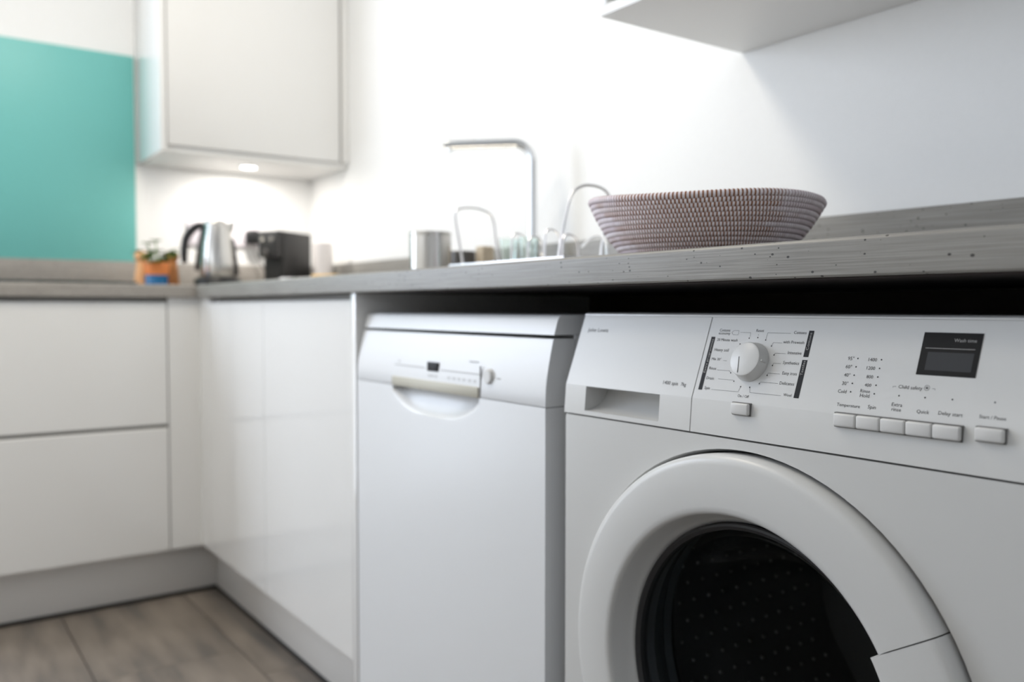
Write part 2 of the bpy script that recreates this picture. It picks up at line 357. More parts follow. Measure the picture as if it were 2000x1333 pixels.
# ------------------------------------------------------------------ base units
A = .012        # face of the doors behind the worktop edge
ZB, ZT = .152, .8605
def j_front(w0, w1, z0, z1, face='x', sgn=-1):
    pass
t = thing('drawer_unit', (-.3, -.38, 0), 'white handleless two-drawer base unit under the hob worktop', 'base cabinet')
ca = MB().box(XL+.002, -.034, -.679, -.0785, ZB, WB-.0005, .001).build('carcass', M['carcass'], t)
MB().box(-.0335, -.026, -.679, -.0785, .849, WB-.002).build('handle_rail', M['rail'], t, label='grey finger rail above the drawers')
MB().box(-.0335, -.026, -.679, -.0785, .495, .53).build('handle_rail', M['rail'], t, label='grey finger rail between the drawers')
for z0, z1 in ((.5145, ZT), (ZB, .5035)):
    MB().prism([(-A, z0), (-A, z1-.003), (-A-.003, z1), (-A-.009, z1), (-A-.020, z1-.016), (-A-.020, z0)], -.6775, -.080, 'y').build('drawer_front', M['gloss'], t)
e = MB().box(XL+.002, -.012, -.700, -.6805, 0, WB-.0005, .001).build('end_panel', M['gloss'])
tag(e, 'white end panel closing the two-drawer unit under the hob', 'end panel'); base_at(e, (-.3, -.69, 0))
# L-shaped corner post
c = MB().prism([(-A, -.0765), (-A, A), (.078, A), (.078, A+.02), (-A-.02, A+.02), (-A-.02, -.0765)], ZB, WB-.0005, 'z').build('corner_post', M['gloss'])
tag(c, 'white L-shaped gloss filler post in the inner corner of the base units', 'filler post'); base_at(c, (0, 0, ZB))
# sink unit with two doors
t = thing('sink_unit', (.55, .3, 0), 'white gloss two-door base unit between corner post and dishwasher', 'base cabinet')
ca = MB()
ca.box(.082, .10, A+.022, YB-.003, ZB, WB-.0005).box(.998, 1.016, A+.022, YB-.003, ZB, WB-.0005).box(.10, .998, A+.022, YB-.003, ZB, ZB+.018).box(.10, .998, YB-.012, YB-.003, ZB+.018, WB-.0005)
ca.build('carcass', M['carcass'], t)
MB().box(.10, .998, A+.022, A+.03, .845, WB-.002).build('handle_rail', M['rail'], t, label='pale grey finger rail above the doors')
for x0, x1 in ((.080, .5185), (.5205, 1.0165)):
    MB().prism([(A, ZB), (A, ZT-.003), (A+.003, ZT), (A+.009, ZT), (A+.020, ZT-.016), (A+.020, ZB)], x0, x1).build('door', M['gloss'], t)
e = MB().box(1.0195, 1.0405, .007, YB-.003, .0, WB-.0005, .0012).build('end_panel', M['gloss'])
tag(e, 'white upright end panel between the sink unit and the dishwasher', 'end panel'); base_at(e, (1.03, .3, 0))
e = MB().box(2.285, 2.305, .007, YB-.003, 0, WB-.0005, .0012).build('end_panel', M['gloss'])  # out-of-view panel added to stop light leaking in beside the washing machine
tag(e, 'unseen white end panel added to shut out light right of the washing machine', 'end panel'); base_at(e, (2.295, .3, 0))
# plinths
PX = -.065
t = thing('plinth', (PX, -.4, 0), 'white plinth board under the two-drawer unit', 'plinth')
MB().box(PX-.016, PX, -.679, -PX+.016, .010, ZB-.001, .001).build('board', M['plinth'], t)
MB().box(PX-.015, PX+.003, -.679, -PX, .0002, .010, .001).build('seal_strip', M['dark'], t, label='dark rubber seal strip at the floor')
t = thing('plinth', (.5, -PX, 0), 'white plinth board under the two gloss doors of the sink unit', 'plinth')
MB().box(PX+.001, 1.018, -PX, -PX+.016, .010, ZB-.001, .001).build('board', M['plinth'], t)
MB().box(PX+.004, 1.018, -PX-.003, -PX+.015, .0002, .010, .001).build('seal_strip', M['dark'], t, label='dark rubber seal strip at the floor')

# ------------------------------------------------------------------ wall units, splashback, hob
t = thing('wall_cabinet', (-.44, .3, 1.333), 'white gloss wall cabinet in the corner above kettle and coffee machine', 'wall cabinet')
MB().box(XL+.001, -.293, -.005, .580, 1.351, 2.2, .001).build('carcass', M['carcass'], t)
MB().box(XL+.001, -.285, -.007, YB-.002, 1.333, 1.3505, .001).build('bottom_panel', M['carcass'], t)
MB().prism([(-.290, 1.352), (-.2765, 1.352), (-.2735, 1.358), (-.2735, 2.2), (-.290, 2.2)], -.004, .570, 'y').build('door', M['gloss'], t)
MB().box(XL+.001, -.2735, -.026, -.0075, 1.333, 2.2, .001).build('side_panel', M['gloss'], t)
MB().box(-.305, -.2745, .5805, YB-.001, 1.351, 2.2, .001).build('filler_strip', M['gloss'], t)
l = thing('puck_light', (-.43, .30, 1.3285), 'lit round puck light under the corner wall cabinet', 'light')
MB().lathe([(.0, 0), (.024, 0), (.026, .0008), (.026, .0044)], (-.43, .30, 1.3286), n=32).build('lens', M['lampglass'], l)
MB().lathe([(.026, 0), (.033, .0006), (.034, .0044), (.026, .0044)], (-.43, .30, 1.3284), n=32).build('bezel', M['chrome'], l)
t = thing('wall_cabinet', (1.9, .43, 1.3245), 'white wall cabinet high above the basket, seen from below', 'wall cabinet')
MB().box(1.4795, 2.5, .273, YB-.001, 1.3425, 2.2, .001).build('carcass', M['carcass'], t)
MB().box(1.461, 2.5, .2515, YB-.002, 1.3245, 1.342, .001).build('bottom_panel', M['carcass'], t)
MB().box(1.461, 1.479, .2515, YB-.002, 1.3422, 2.2, .001).build('side_panel', M['gloss'], t)
MB().box(1.4798, 1.4950, .262, .272, 1.3422, 2.2).build('handle_rail', M['rail'], t, label='grey channel between side panel and door')
MB().box(1.4960, 2.498, .2525, .2715, 1.3455, 2.2, .0015).build('door', M['gloss'], t)
s = MB().box(XL+.0005, XL+.0065, -.715, -.030, 1.0018, 1.6945, .001).build('splashback', M['teal'])
tag(s, 'plain teal glass splashback on the left wall', 'splashback'); base_at(s, (XL, -.37, 1.0018))
h = MB().box(-.565, -.045, -.665, -.148, WT+.0005, WT+.0085, .002).build('induction_hob', M['hob'])
tag(h, 'flat black glass hob on the short grey worktop', 'hob'); base_at(h, (-.3, -.44, WT))

# ------------------------------------------------------------------ dishwasher
DX0, DX1, DY = 1.0445, 1.6305, .009
t = thing('dishwasher', ((DX0+DX1)/2, .3, 0), 'white dishwasher with silver handle strip beside the washing machine', 'dishwasher')
lidp = [(.0237, .8075), (.0304, .8285), (.0335, .8325), (.0385, .8345), (.58, .8345), (.58, .8075)]
MB().prism(lidp, DX0, DX1).build('top_panel', M['dwenamel'], t)
MB().box(DX0+.006, DX1-.004, .0605, .575, .03, .807).build('body', M['seam'], t, label='dark steel tub body behind the door')
MB().box(DX0, DX0+.003, .0610, .578, .03, .807).build('side_panel', M['dwenamel'], t)
MB().box(DX1-.003, DX1, .0610, .578, .03, .807).build('side_panel', M['dwenamel'], t)
# control panel: curved front with a mouth for the handle below the strip
cp = [(.060, .7095), (DY+.0005, .7095), (DY, .7105)]
for z, yy in ((.735, .0097), (.75, .0116), (.769, .0152), (.785, .0186), (.800, .0221)): cp.append((yy, z))
cp += [(.0232, .8022), (.060, .8022)]
HX0, HX1 = 1.188, 1.4665
MB().prism(cp, DX0, DX1).build('control_panel', M['dwenamel'], t)
# door with scooped handle recess
d = MB(); dz0, dz1, rz0 = .10, .7085, .6655
def plate(mb, x0, x1, z0, z1, y0=DY, y1=.060): mb.box(x0, x1, y0, y1, z0, z1)
plate(d, DX0, HX0, dz0, dz1); plate(d, HX1, DX1, dz0, dz1); plate(d, HX0, HX1, dz0, rz0)
d.build('door', M['dwenamel'], t)
sc = MB(); NX, NZ = 40, 16; grid = []
for j in range(NZ+1):
    row = []
    for i in range(NX+1):
        a = i/NX; vv = j/NZ; xx = HX0 + (HX1-HX0)*a; zz = rz0 + (dz1-rz0)*vv
        q = abs(2*a-1); low = .03 + .85*q**3.2                      # smile-shaped lower rim
        dd = max(0, (vv-low)/(1-low+1e-6)) if low < 1 else 0
        row.append(sc.bm.verts.new((xx, DY + .0235*(dd**.65 if dd > 0 else 0), zz)))
    grid.append(row)
for j in range(NZ):
    for i in range(NX): sc.face((grid[j][i], grid[j][i+1], grid[j+1][i+1], grid[j+1][i]))
sc.build('handle_recess', M['dwenamel'], t, ang=60)
MB().box(HX0, HX1, .0065, DY+.004, .7085, .7245, .0012).build('handle_strip', M['stripsteel'], t, label='brushed silver handle strip')
dp = MB().box(1.3085, 1.3445, .0095, .013, .7405, .7555, .001).build('display', M['display'], t, label='small black display')
pr = MB()
pr.box(1.194, 1.300, .0103, .0112, .7447, .7458).box(1.352, 1.4655, .0103, .0112, .7436, .7447)
pr.build('printed_line', M['lightink'], t, label='thin blue-grey printed line', kind='stuff')
fine = MB()
for i, xx in enumerate((1.312, 1.322, 1.334, 1.3745, 1.390, 1.405, 1.4195, 1.436, 1.4505)):
    fine.box(xx, xx+.008, .0092, .0100, .7335, .7345).box(xx+.001, xx+.006, .0092, .0100, .7312, .7320)
fine.box(1.5125, 1.522, .0097, .0106, .7405, .7418).box(1.205, 1.212, .0110, .0120, .751, .7522)
fine.box(1.433, 1.458, .0128, .0138, .7618, .763)
fine.build('printed_mark', M['lightink'], t, kind='stuff')
MB().box(1.4695, 1.4705, .0085, .0105, .7095, .757).build('seam', M['seam'], t)
b = MB().lathe([(0, -.0045), (.009, -.0042), (.0105, -.003), (.0108, 0), (.0122, .0002), (.0124, .003)], (1.492, .0098, .7425), 'y', 32).build('start_button', M['button'], t, label='round pale start button')
MB().box(DX0+.004, DX1-.004, .05, .07, .0, .098).build('kick_plate', M['dwenamel'], t)
for xx in (DX0+.03, DX1-.05): MB().cyl((xx+.01, .5, 0), (xx+.01, .5, .035), .015).build('foot', M['black'], t)

# ------------------------------------------------------------------ washing machine
WX, WW = 1.667, .596; WY = .012
CX, CZ = WX+.298, .436
t = thing('washing_machine', (CX, .3, 0), 'white front-loading washing machine with dark porthole door', 'washing machine')
Y0, Z0, Y1, Z1 = .0160, .7475, .0490, .8375
SV = Vector((0, Y1-Y0, Z1-Z0)); SLEN = SV.length; SV.normalize()
SN = Vector((0, -SV.z, SV.y))                                         # outward normal of the sloped panel
def sp(u, v, d=0): return Vector((WX+u, Y0, Z0)) + SV*v + SN*d
# casing: sides, back and lid
MB().prism([(WY+.031, .03), (WY+.031, .745), (WY+.026, .760), (Y1+.004, Z1-.007), (.57, Z1-.007), (.57, .03)], WX, WX+.003).build('side_panel', M['enamel'], t)
MB().prism([(WY+.031, .03), (WY+.031, .745), (WY+.026, .760), (Y1+.004, Z1-.007), (.57, Z1-.007), (.57, .03)], WX+WW-.003, WX+WW).build('side_panel', M['enamel'], t)
MB().box(WX+.003, WX+WW-.003, .565, .57, .03, .836).build('back_panel', M['enamel'], t)
p0 = sp(0, .0930); 
MB().prism([(p0.y, p0.z), (Y1-.0005, Z1-.001), (Y1+.003, Z1+.0006), (.57, Z1+.0006), (.57, Z1-.006), (p0.y+.004, Z1-.006)], WX, WX+WW).build('lid', M['enamel'], t)
# front panel with a round hole for the door
HR = .2595
d = MB(); N = 96; fz0, fz1 = .09, .7055; inner, outer_, innb = [], [], []
rect = [(WX, fz0), (WX+WW, fz0), (WX+WW, fz1), (WX, fz1)]
def ray_rect(a):
    ca, sa = math.cos(a), math.sin(a); best = 1e9
    for lim, cc, comp in ((WX+WW-CX, ca, 0), (WX-CX, ca, 0), (fz1-CZ, sa, 1), (fz0-CZ, sa, 1)):
        if abs(cc) > 1e-9 and lim/cc > 0: best = min(best, lim/cc)
    return best
angs = sorted([2*PI*i/N for i in range(N)] + [math.atan2(z-CZ, x-CX) % (2*PI) for x, z in rect])
for a in angs:
    ca, sa = math.cos(a), math.sin(a); R = ray_rect(a)
    inner.append((CX+HR*ca, CZ+HR*sa)); outer_.append((CX+R*ca, CZ+R*sa))
VI = [d.bm.verts.new((x, WY, z)) for x, z in inner]; VO = [d.bm.verts.new((x, WY, z)) for x, z in outer_]
VI2 = [d.bm.verts.new((CX+(x-CX)*.985, WY+.016, CZ+(z-CZ)*.985)) for x, z in inner]
VOe = [d.bm.verts.new((x, WY+.03, z)) for x, z in outer_]
n = len(angs); fs = []
for i in range(n):
    j = (i+1) % n
    fs += [d.face((VI[i], VO[i], VO[j], VI[j])), d.face((VI2[i], VI[i], VI[j], VI2[j])), d.face((VO[i], VOe[i], VOe[j], VO[j]))]
bmesh.ops.recalc_face_normals(d.bm, faces=[f for f in fs if f])
edge = [e for e in d.bm.edges if all(abs(v.co.y-WY) < 1e-6 for v in e.verts) and all(abs(v.co.x-WX) < 1e-6 for v in e.verts)]
bmesh.ops.bevel(d.bm, geom=edge, offset=.004, segments=3, affect='EDGES')
d.build('front_panel', M['enamel'], t)
MB().box(WX+.002, WX+WW-.002, WY+.006, .03, .70, .7095).build('seam', M['seam'], t)
MB().box(WX+.004, WX+WW-.004, .02, .04, .0, .088).build('kick_plate', M['enamel'], t)
# soap drawer: vertical lower part with a scooped grip, sloped upper part
def panel_profile(v1=.0925, zlow=.7075):
    tp = sp(0, v1); r = []
    for i in range(5):                                               # softly rounded crease
        k = i/4; a = Vector((0, WY+.0029, .7442)); b = sp(0, -.0008); cc = sp(0, .0022)
        q = a*(1-k)**2 + b*2*k*(1-k) + cc*k*k; r.append((q.y, q.z))
    bk = SN*(-.012)
    return [(WY+.014, zlow), (WY, zlow)] + r + [(tp.y, tp.z), (tp.y+bk.y, tp.z+bk.z), (WY+.026, .76)]
gx0, gx1, gz0, gz1 = WX+.0415, WX+.1735, .7131, .7440
full = panel_profile()
dr = thing_d = None
d = MB()
x0, x1 = WX+.0008, WX+.2222
d.prism(full, x0, gx0).prism(full, gx1, x1)
cutp = [p for p in panel_profile() ]
up = [(WY+.014, gz1)] + [p for p in full[2:] if p[1] > gz1]
d.prism(up, gx0, gx1); d.prism([(WY+.014, .7075), (WY, .7075), (WY+.0005, gz0), (WY+.014, gz0)], gx0, gx1)
dr = d.build('detergent_drawer', M['plastic'], t)
g = MB(); prof = [(WY, gz0)] + [(WY + .040*math.sin(a), gz1 - .0003 - (gz1-.0003-gz0)*math.cos(a)) for a in [PI/2*i/10 for i in range(1, 11)]]
ga, gb = gx0+.0003, gx1-.0003; prof[0] = (WY+.0005, gz0+.0002); rows = [[g.bm.verts.new((x, py, pz)) for (py, pz) in prof] for x in (ga, gb)]
for i in range(len(prof)-1): g.face((rows[0][i], rows[1][i], rows[1][i+1], rows[0][i+1]))
for ri in (0, 1):
    tip = g.bm.verts.new(((ga, gb)[ri], WY+.0028, gz1-.0003)); g.face([tip] + rows[ri])
g.quad((ga, WY+.0028, gz1-.0003), (gb, WY+.0028, gz1-.0003), (gb, WY+.0405, gz1-.0003), (ga, WY+.0405, gz1-.0003))
g.build('handle_recess', M['plastic'], dr, ang=40)
cpn = MB().prism(full, WX+.2236, WX+WW-.0008).build('control_panel', M['plastic'], t)
# lettering: text turned into mesh and laid on the sloped panel
def text_mesh(mb, s, u0, u1, v, d=.0002, align='fit', plane=None, vert=False, maxh=None):
    cu = bpy.data.curves.new('t', 'FONT'); cu.body = s; cu.size = 1; cu.resolution_u = 2; cu.space_character = 1.0
    o = bpy.data.objects.new('t', cu); COL.objects.link(o)
    me = o.to_mesh(); xs = [q.co.x for q in me.vertices]; x0, x1 = min(xs), max(xs)
    k = (u1-u0)/(x1-x0); ky = min(k, maxh) if maxh else k
    b = bmesh.new(); b.from_mesh(me)
    for q in b.verts:
        a, h = (q.co.x - x0)*k, q.co.y*ky
        q.co = sp(u0 - h, v + a, d) if vert else sp(u0 + a, v + h, d)
    mb.merge(b); o.to_mesh_clear(); bpy.data.objects.remove(o); bpy.data.curves.remove(cu)
def stroke(mb, pts, w=.0003, d=.0002):
    for (a, b2) in zip(pts[:-1], pts[1:]):
        du, dv = b2[0]-a[0], b2[1]-a[1]; L = math.hypot(du, dv); nu, nv = -dv/L*w/2, du/L*w/2
        mb.quad(sp(a[0]-nu, a[1]-nv, d), sp(b2[0]-nu, b2[1]-nv, d), sp(b2[0]+nu, b2[1]+nv, d), sp(a[0]+nu, a[1]+nv, d))
def rect_uv(mb, u0, u1, v0, v1, d=.0002): mb.quad(sp(u0, v0, d), sp(u1, v0, d), sp(u1, v1, d), sp(u0, v1, d))
def dot(mb, u, v, r=.00075, d=.0002): mb.face([mb.bm.verts.new(sp(u + r*math.cos(2*PI*i/10), v + r*math.sin(2*PI*i/10), d)) for i in range(10)])
L = MB()
text_mesh(L, 'John Lewis', .0146, .0545, .0702, maxh=.0075); text_mesh(L, '1400 spin', .1740, .1972, .0093); text_mesh(L, '7kg', .2019, .2098, .0093)
L.build('lettering', M['ink'], dr, label='small dark grey printed lettering', kind='stuff')
L = MB()
for s, u0, u1, v in (('Cottons', .2385, .2535, .0757), ('economy', .2381, .2543, .0722), ('Reset', .2886, .2986, .0764), ('Cottons', .3364, .3515, .0753), ('with Prewash', .3262, .3514, .0648),
    ('Intensive', .3348, .3514, .0535), ('Synthetics', .3320, .3512, .0427), ('Easy iron', .3342, .3513, .0316), ('Delicates', .3338, .3513, .0209), ('Wool', .3416, .3512, .0093),
    ('On / Off', .2854, .2999, .0034), ('Rinse', .2372, .2472, .0311), ('Mix 30°', .2373, .2507, .0420), ('Heavy soil', .2378, .2579, .0527), ('20 Minute wash', .2380, .2666, .0646),
    ('Spin', .2376, .2452, .0084), ('Drain', .2368, .2473, .0197), ('95°', .4041, .4106, .0507), ('60°', .4037, .4102, .0424), ('40°', .4040, .4104, .0342), ('30°', .4038, .4103, .0258), ('Cold', .4014, .4104, .0179),
    ('1400', .4256, .4341, .0507), ('1200', .4256, .4341, .0424), ('800', .4274, .4340, .0341), ('400', .4274, .4340, .0260), ('Rinse', .4244, .4342, .0201), ('Hold', .4250, .4345, .0156),
    ('Temperature', .4034, .4275, .0050), ('Spin', .4354, .4433, .0055), ('Extra', .4578, .4678, .0101), ('rinse', .4585, .4676, .0056), ('Quick', .4820, .4932, .0060), ('Delay start', .5012, .5220, .0065),
    ('Start / Pause', .5355, .5568, .0072), ('Child safety', .4606, .4828, .0269)):
    text_mesh(L, s, u0, u1, v)
for pts in ([(.2562, .0749), (.2586, .0772), (.2655, .0772), (.2655, .0724), (.2583, .0724), (.2562, .0749)], [(.2680, .0752), (.2818, .0752), (.2823, .0704)], [(.2924, .0738), (.2926, .0722)],
    [(.3329, .0757), (.3041, .0757), (.3036, .0685)], [(.3249, .0650), (.3140, .0650), (.3130, .0621)], [(.3326, .0538), (.3195, .0538), (.3189, .0523)], [(.3295, .0429), (.3205, .0429), (.3201, .0410)],
    [(.3315, .0318), (.3168, .0318), (.3164, .0300)], [(.3320, .0217), (.3100, .0217), (.3093, .0203)], [(.3388, .0094), (.2998, .0094), (.2983, .0146)], [(.2479, .0087), (.2846, .0090), (.2861, .0144)],
    [(.2535, .0212), (.2748, .0212)], [(.2486, .0312), (.2662, .0312), (.2684, .0292)], [(.2538, .0422), (.2590, .0422)],
    [(.4555, .0270), (.4555, .0284), (.4583, .0284)], [(.4914, .0290), (.4940, .0290), (.4940, .0276)]): stroke(L, pts, .00028)
for i in range(16):
    a, b2 = 2*PI*i/16, 2*PI*(i+1)/16; stroke(L, [(.4867+.0024*math.cos(a), .0293+.0024*math.sin(a)), (.4867+.0024*math.cos(b2), .0293+.0024*math.sin(b2))], .0003)
rect_uv(L, .4856, .4878, .0284, .0296); stroke(L, [(.4859, .0296), (.4859, .0303), (.4875, .0303), (.4875, .0296)], .0003)
L.build('lettering', M['ink'], cpn, label='small dark grey programme names and lines', kind='stuff')
D_ = MB()
for u, v in ((.2927,.0700),(.3035,.0676),(.3128,.0613),(.3187,.0517),(.3199,.0403),(.3163,.0294),(.3091,.0199),(.2981,.0151),(.2862,.0148),(.2755,.0201),(.2685,.0290),(.2650,.0400),(.2655,.0516),(.2712,.0620),(.2815,.0690),
    (.41448,.0527),(.41448,.0444),(.41448,.0361),(.41450,.0280),(.41470,.0198),(.4385,.0527),(.4385,.0443),(.4386,.0360),(.4387,.0280),(.4388,.0198),(.4628,.0201),(.4868,.0204),(.5108,.0208),(.5457,.0215)): dot(D_, u, v)
D_.build('indicator_dot', M['barink'], cpn, kind='stuff')
for u0, u1, v0, v1, s, ts in ((.3541, .3600, .0514, .0792, 'Cottons', (.0585, .0770)), (.3541, .3601, .0084, .0482, 'Textiles', (.0320, .0472)), (.2290, .2345, .0072, .0692, 'Extra programmes', (.0270, .0665))):
    q = MB(); rect_uv(q, u0, u1, v0, v1, .00018); br = q.build('label_bar', M['barink'], cpn, label='dark grey printed bar')
    q = MB(); text_mesh(q, s, u0+.0042, u0+.0042+ts[1]-ts[0], ts[0], .0004, vert=True, maxh=.0042); 
    q.build('lettering', M['lightink'], cpn, label='light grey vertical lettering', kind='stuff')
# display
q = MB(); b = bmesh.new(); du0, du1, dv0, dv1 = .4742, .5260, .0409, .0804
vs = [b.verts.new(sp(u, v, dd)) for dd in (-.001, .0006) for u, v in ((du0, dv0), (du1, dv0), (du1, dv1), (du0, dv1))]
for f in ((3,2,1,0),(4,5,6,7),(0,1,5,4),(1,2,6,5),(2,3,7,6),(3,0,4,7)): b.faces.new([vs[i] for i in f])
q.merge(b); dsp = q.build('display', M['display'], cpn, label='black rectangular display window')
q = MB(); rect_uv(q, .4812, .5216, .0453, .0621, .0008); q.build('screen', M['screen'], cpn, label='grey blank screen inside the display')
q = MB(); stroke(q, [(.4780, .0656), (.5216, .0656)], .0005, .0009); text_mesh(q, 'Wash time', .5024, .5217, .0720, .0009); q.build('lettering', M['lightink'], cpn, label='pale lettering and line on the display', kind='stuff')
# programme dial
ku, kv = .2923, .0424; kc = sp(ku, kv); rot = Matrix((( 1, 0, 0, kc.x), (0, SV.y, SN.y, kc.y), (0, SV.z, SN.z, kc.z), (0, 0, 0, 1)))
q = MB(); q.lathe([(.0215, -.001), (.0215, .0016), (.0208, .0028), (.0190, .0108), (.0183, .0122), (.0168, .0129), (.0, .0131)], (0, 0, 0), n=64)
kn = q.build('programme_dial', M['plastic'], cpn, xf=rot)
q = MB(); q.quad((-.0071, .0018, .0133), (-.0064, .0018, .0133), (-.0034, -.0158, .0133), (-.0042, -.0158, .0133)); q.build('pointer', M['dark'], cpn, xf=rot, label='thin black pointer line on the dial')
q = MB(); q.box(.0182, .0210, -.0012, .0012, .003, .0100, .0006); q.build('grip_mark', M['plastic'], cpn, xf=rot)
# push buttons along the lower edge
def push(x0, x1, z0, z1):
    q = MB(); q.box(x0, x1, WY-.0034, WY+.006, z0, z1, .0018, 3); return q.build('push_button', M['button'], cpn)
for x0, x1 in ((.4053, .4282), (.4288, .4522), (.4528, .4762), (.4768, .5002), (.5008, .5245)): push(WX+x0, WX+x1, .7340, .7466-.0004)
push(WX+.2826, WX+.3054, .7330, .7452); push(WX+.5363, WX+.5592, .7365, .7478)
for x0, x1, z0, z1 in ((.4048, .5250, .7331, .7470), (.2822, .3058, .7322, .7457), (.5359, .5596, .7357, .7483)):
    MB().box(WX+x0, WX+x1, WY+.0002, WY+.005, z0, z1, .0002).build('button_gap', M['seam'], cpn, label='dark gap round the push buttons')
# the porthole door
yf = -.003
ringp = [(.2545, WY+.010), (.2550, WY), (.2545, .004), (.2525, .000), (.2490, -.0022), (.2440, yf), (.2000, yf-.0005), (.1950, yf+.0003), (.1920, yf+.0022), (.1905, .003), (.1855, .018), (.1805, .031), (.1780, .0335), (.1780, .040), (.2545, .040), (.2545, WY+.010)]
ha = math.radians(31.5)
do = MB().lathe(ringp, (CX, 0, CZ), 'y', 120, ha+.003, 2*PI-ha-.003, caps=True).build('door_ring', M['plastic'], t, ang=50)
hp = [(.2545, WY+.010), (.2550, WY), (.2545, .004), (.2525, .000), (.2490, -.0022), (.2440, yf), (.1870, yf), (.1835, yf+.001), (.1815, yf+.004), (.1815, .014), (.1840, .030), (.1840, .038), (.2545, .038), (.2545, WY+.010)]
MB().lathe(hp, (CX, 0, CZ), 'y', 32, -ha+.002, ha-.002, caps=True).build('door_handle', M['plastic'], do, ang=50)
MB().lathe([(.1779, .0300), (.1765, .0275), (.1740, .0270), (.1700, .0300), (.1690, .040), (.1779, .040)], (CX, 0, CZ), 'y', 96).build('inner_trim', M['rubber'], do, label='dark trim round the glass')
bowl_o = [(.1735, .0300), (.1690, .0310), (.1640, .040), (.1560, .070), (.1460, .100), (.1330, .125), (.1180, .140), (.0900, .150), (.0500, .154), (0, .155)]
bowl_i = [(0, .149), (.0500, .148), (.0880, .1445), (.1140, .135), (.1280, .121), (.1405, .097), (.1505, .068), (.1585, .042), (.1650, .0355), (.1735, .0345)]
MB().lathe(bowl_o + bowl_i + [(.1735, .0300)], (CX, 0, CZ), 'y', 96).build('door_glass', M['glass'], do, ang=60, label='dark bowl-shaped porthole glass')
gs = MB().lathe([(.245, .045), (.182, .052), (.176, .060), (.180, .075), (.190, .090), (.186, .100), (.200, .112), (.240, .115), (.245, .045)], (CX, 0, CZ), 'y', 96).build('gasket', M['gasket'], t, label='dark grey rubber door gasket')
dm = MB().lathe([(.200, .118), (.238, .125), (.240, .20), (.240, .47), (.235, .485), (.10, .495), (0, .495)], (CX, 0, CZ), 'y', 96).build('drum', M['drum'], t, label='dark steel drum inside the porthole')
em = MB()
for rr, cnt in ((.03, 6), (.055, 12), (.08, 18), (.105, 24), (.13, 30), (.155, 34), (.18, 38), (.205, 44)):
    for i in range(cnt):
        a = 2*PI*(i+.5*(cnt % 4 == 0))/cnt; em.sphere((CX+rr*math.cos(a), .4935, CZ+rr*math.sin(a)), .0045, 6, 4, (1, .7, 1.3))
for i in range(56):
    a = 2*PI*i/56
    for yy in (.17, .2, .23, .26, .29, .32, .35, .38, .41, .44): em.sphere((CX+.2395*math.cos(a), yy+(i % 2)*.015, CZ+.2395*math.sin(a)), .003, 5, 3)
em.build('drum_emboss', M['drumdot'], t, kind='stuff')
for k in range(3):
    a = PI/2 + .5 + 2*PI*k/3; q = MB(); q.prism([(-.03, -.242), (.03, -.242), (.012, -.195), (-.012, -.195)], .16, .46, 'y')
    q.build('drum_paddle', M['drum'], t, xf=Matrix.Translation((CX, 0, CZ)) @ Matrix.Rotation(a, 4, 'Y'))
for xx in (WX+.04, WX+WW-.04): MB().cyl((xx, .5, 0), (xx, .5, .035), .018).build('foot', M['black'], t)

# ------------------------------------------------------------------ coiled basket
BC = Vector((1.742, .195, WT)); t = thing('coiled_basket', BC, 'round coiled basket with white stitches over brown straw on the worktop', 'basket')
NC, NST = 13, 190
def coil(i, R, z, rc):
    n, mseg = NST*3, 8; me = bpy.data.meshes.new('coil'); vs, fs, uvs = [], [], []
    for a in range(n):
        th = 2*PI*a/n; ph = (a % 3); sw = (1.0, 1.13, 1.13)[ph]
        wav = (.0012*math.sin(2*th+.6) + .0012*math.sin(3*th+2) - .0016*math.cos(th-.96))*(i/NC)**2
        rw = R*(1+.008*math.sin(2*th+1)*(i/NC))
        for k in range(mseg):
            b = 2*PI*k/mseg; rr = rw + rc*sw*math.cos(b); vs.append((rr*math.cos(th), rr*math.sin(th), z + wav*2 + rc*1.06*sw*math.sin(b)))
    for a in range(n):
        for k in range(mseg): fs.append((a*mseg+k, ((a+1) % n)*mseg+k, ((a+1) % n)*mseg+(k+1) % mseg, a*mseg+(k+1) % mseg))
    me.from_pydata(vs, [], fs); uvl = me.uv_layers.new(name='UVMap')
    for p in me.polygons:
        a = p.index//mseg
        for li, vi in zip(p.loop_indices, p.vertices):
            aa = vi//mseg; aa = aa + n if (a == n-1 and aa == 0) else aa
            uvl.data[li].uv = (aa/3 + i*.37, i)
    me.polygons.foreach_set('use_smooth', [True]*len(me.polygons)); me.materials.append(M['coil'])
    o = bpy.data.objects.new('coil', me); COL.objects.link(o); o.parent = t; return o
for i in range(NC):
    k = i/(NC-1); R = .104 + .0485*k + .004*math.sin(PI*k); z = .0046 + .0680*k
    coil(i, R, z, .0041)
MB().lathe([(0, .0012), (.104, .0012), (.104, .006), (0, .006)], BC, n=64).build('base', M['tan'], t)

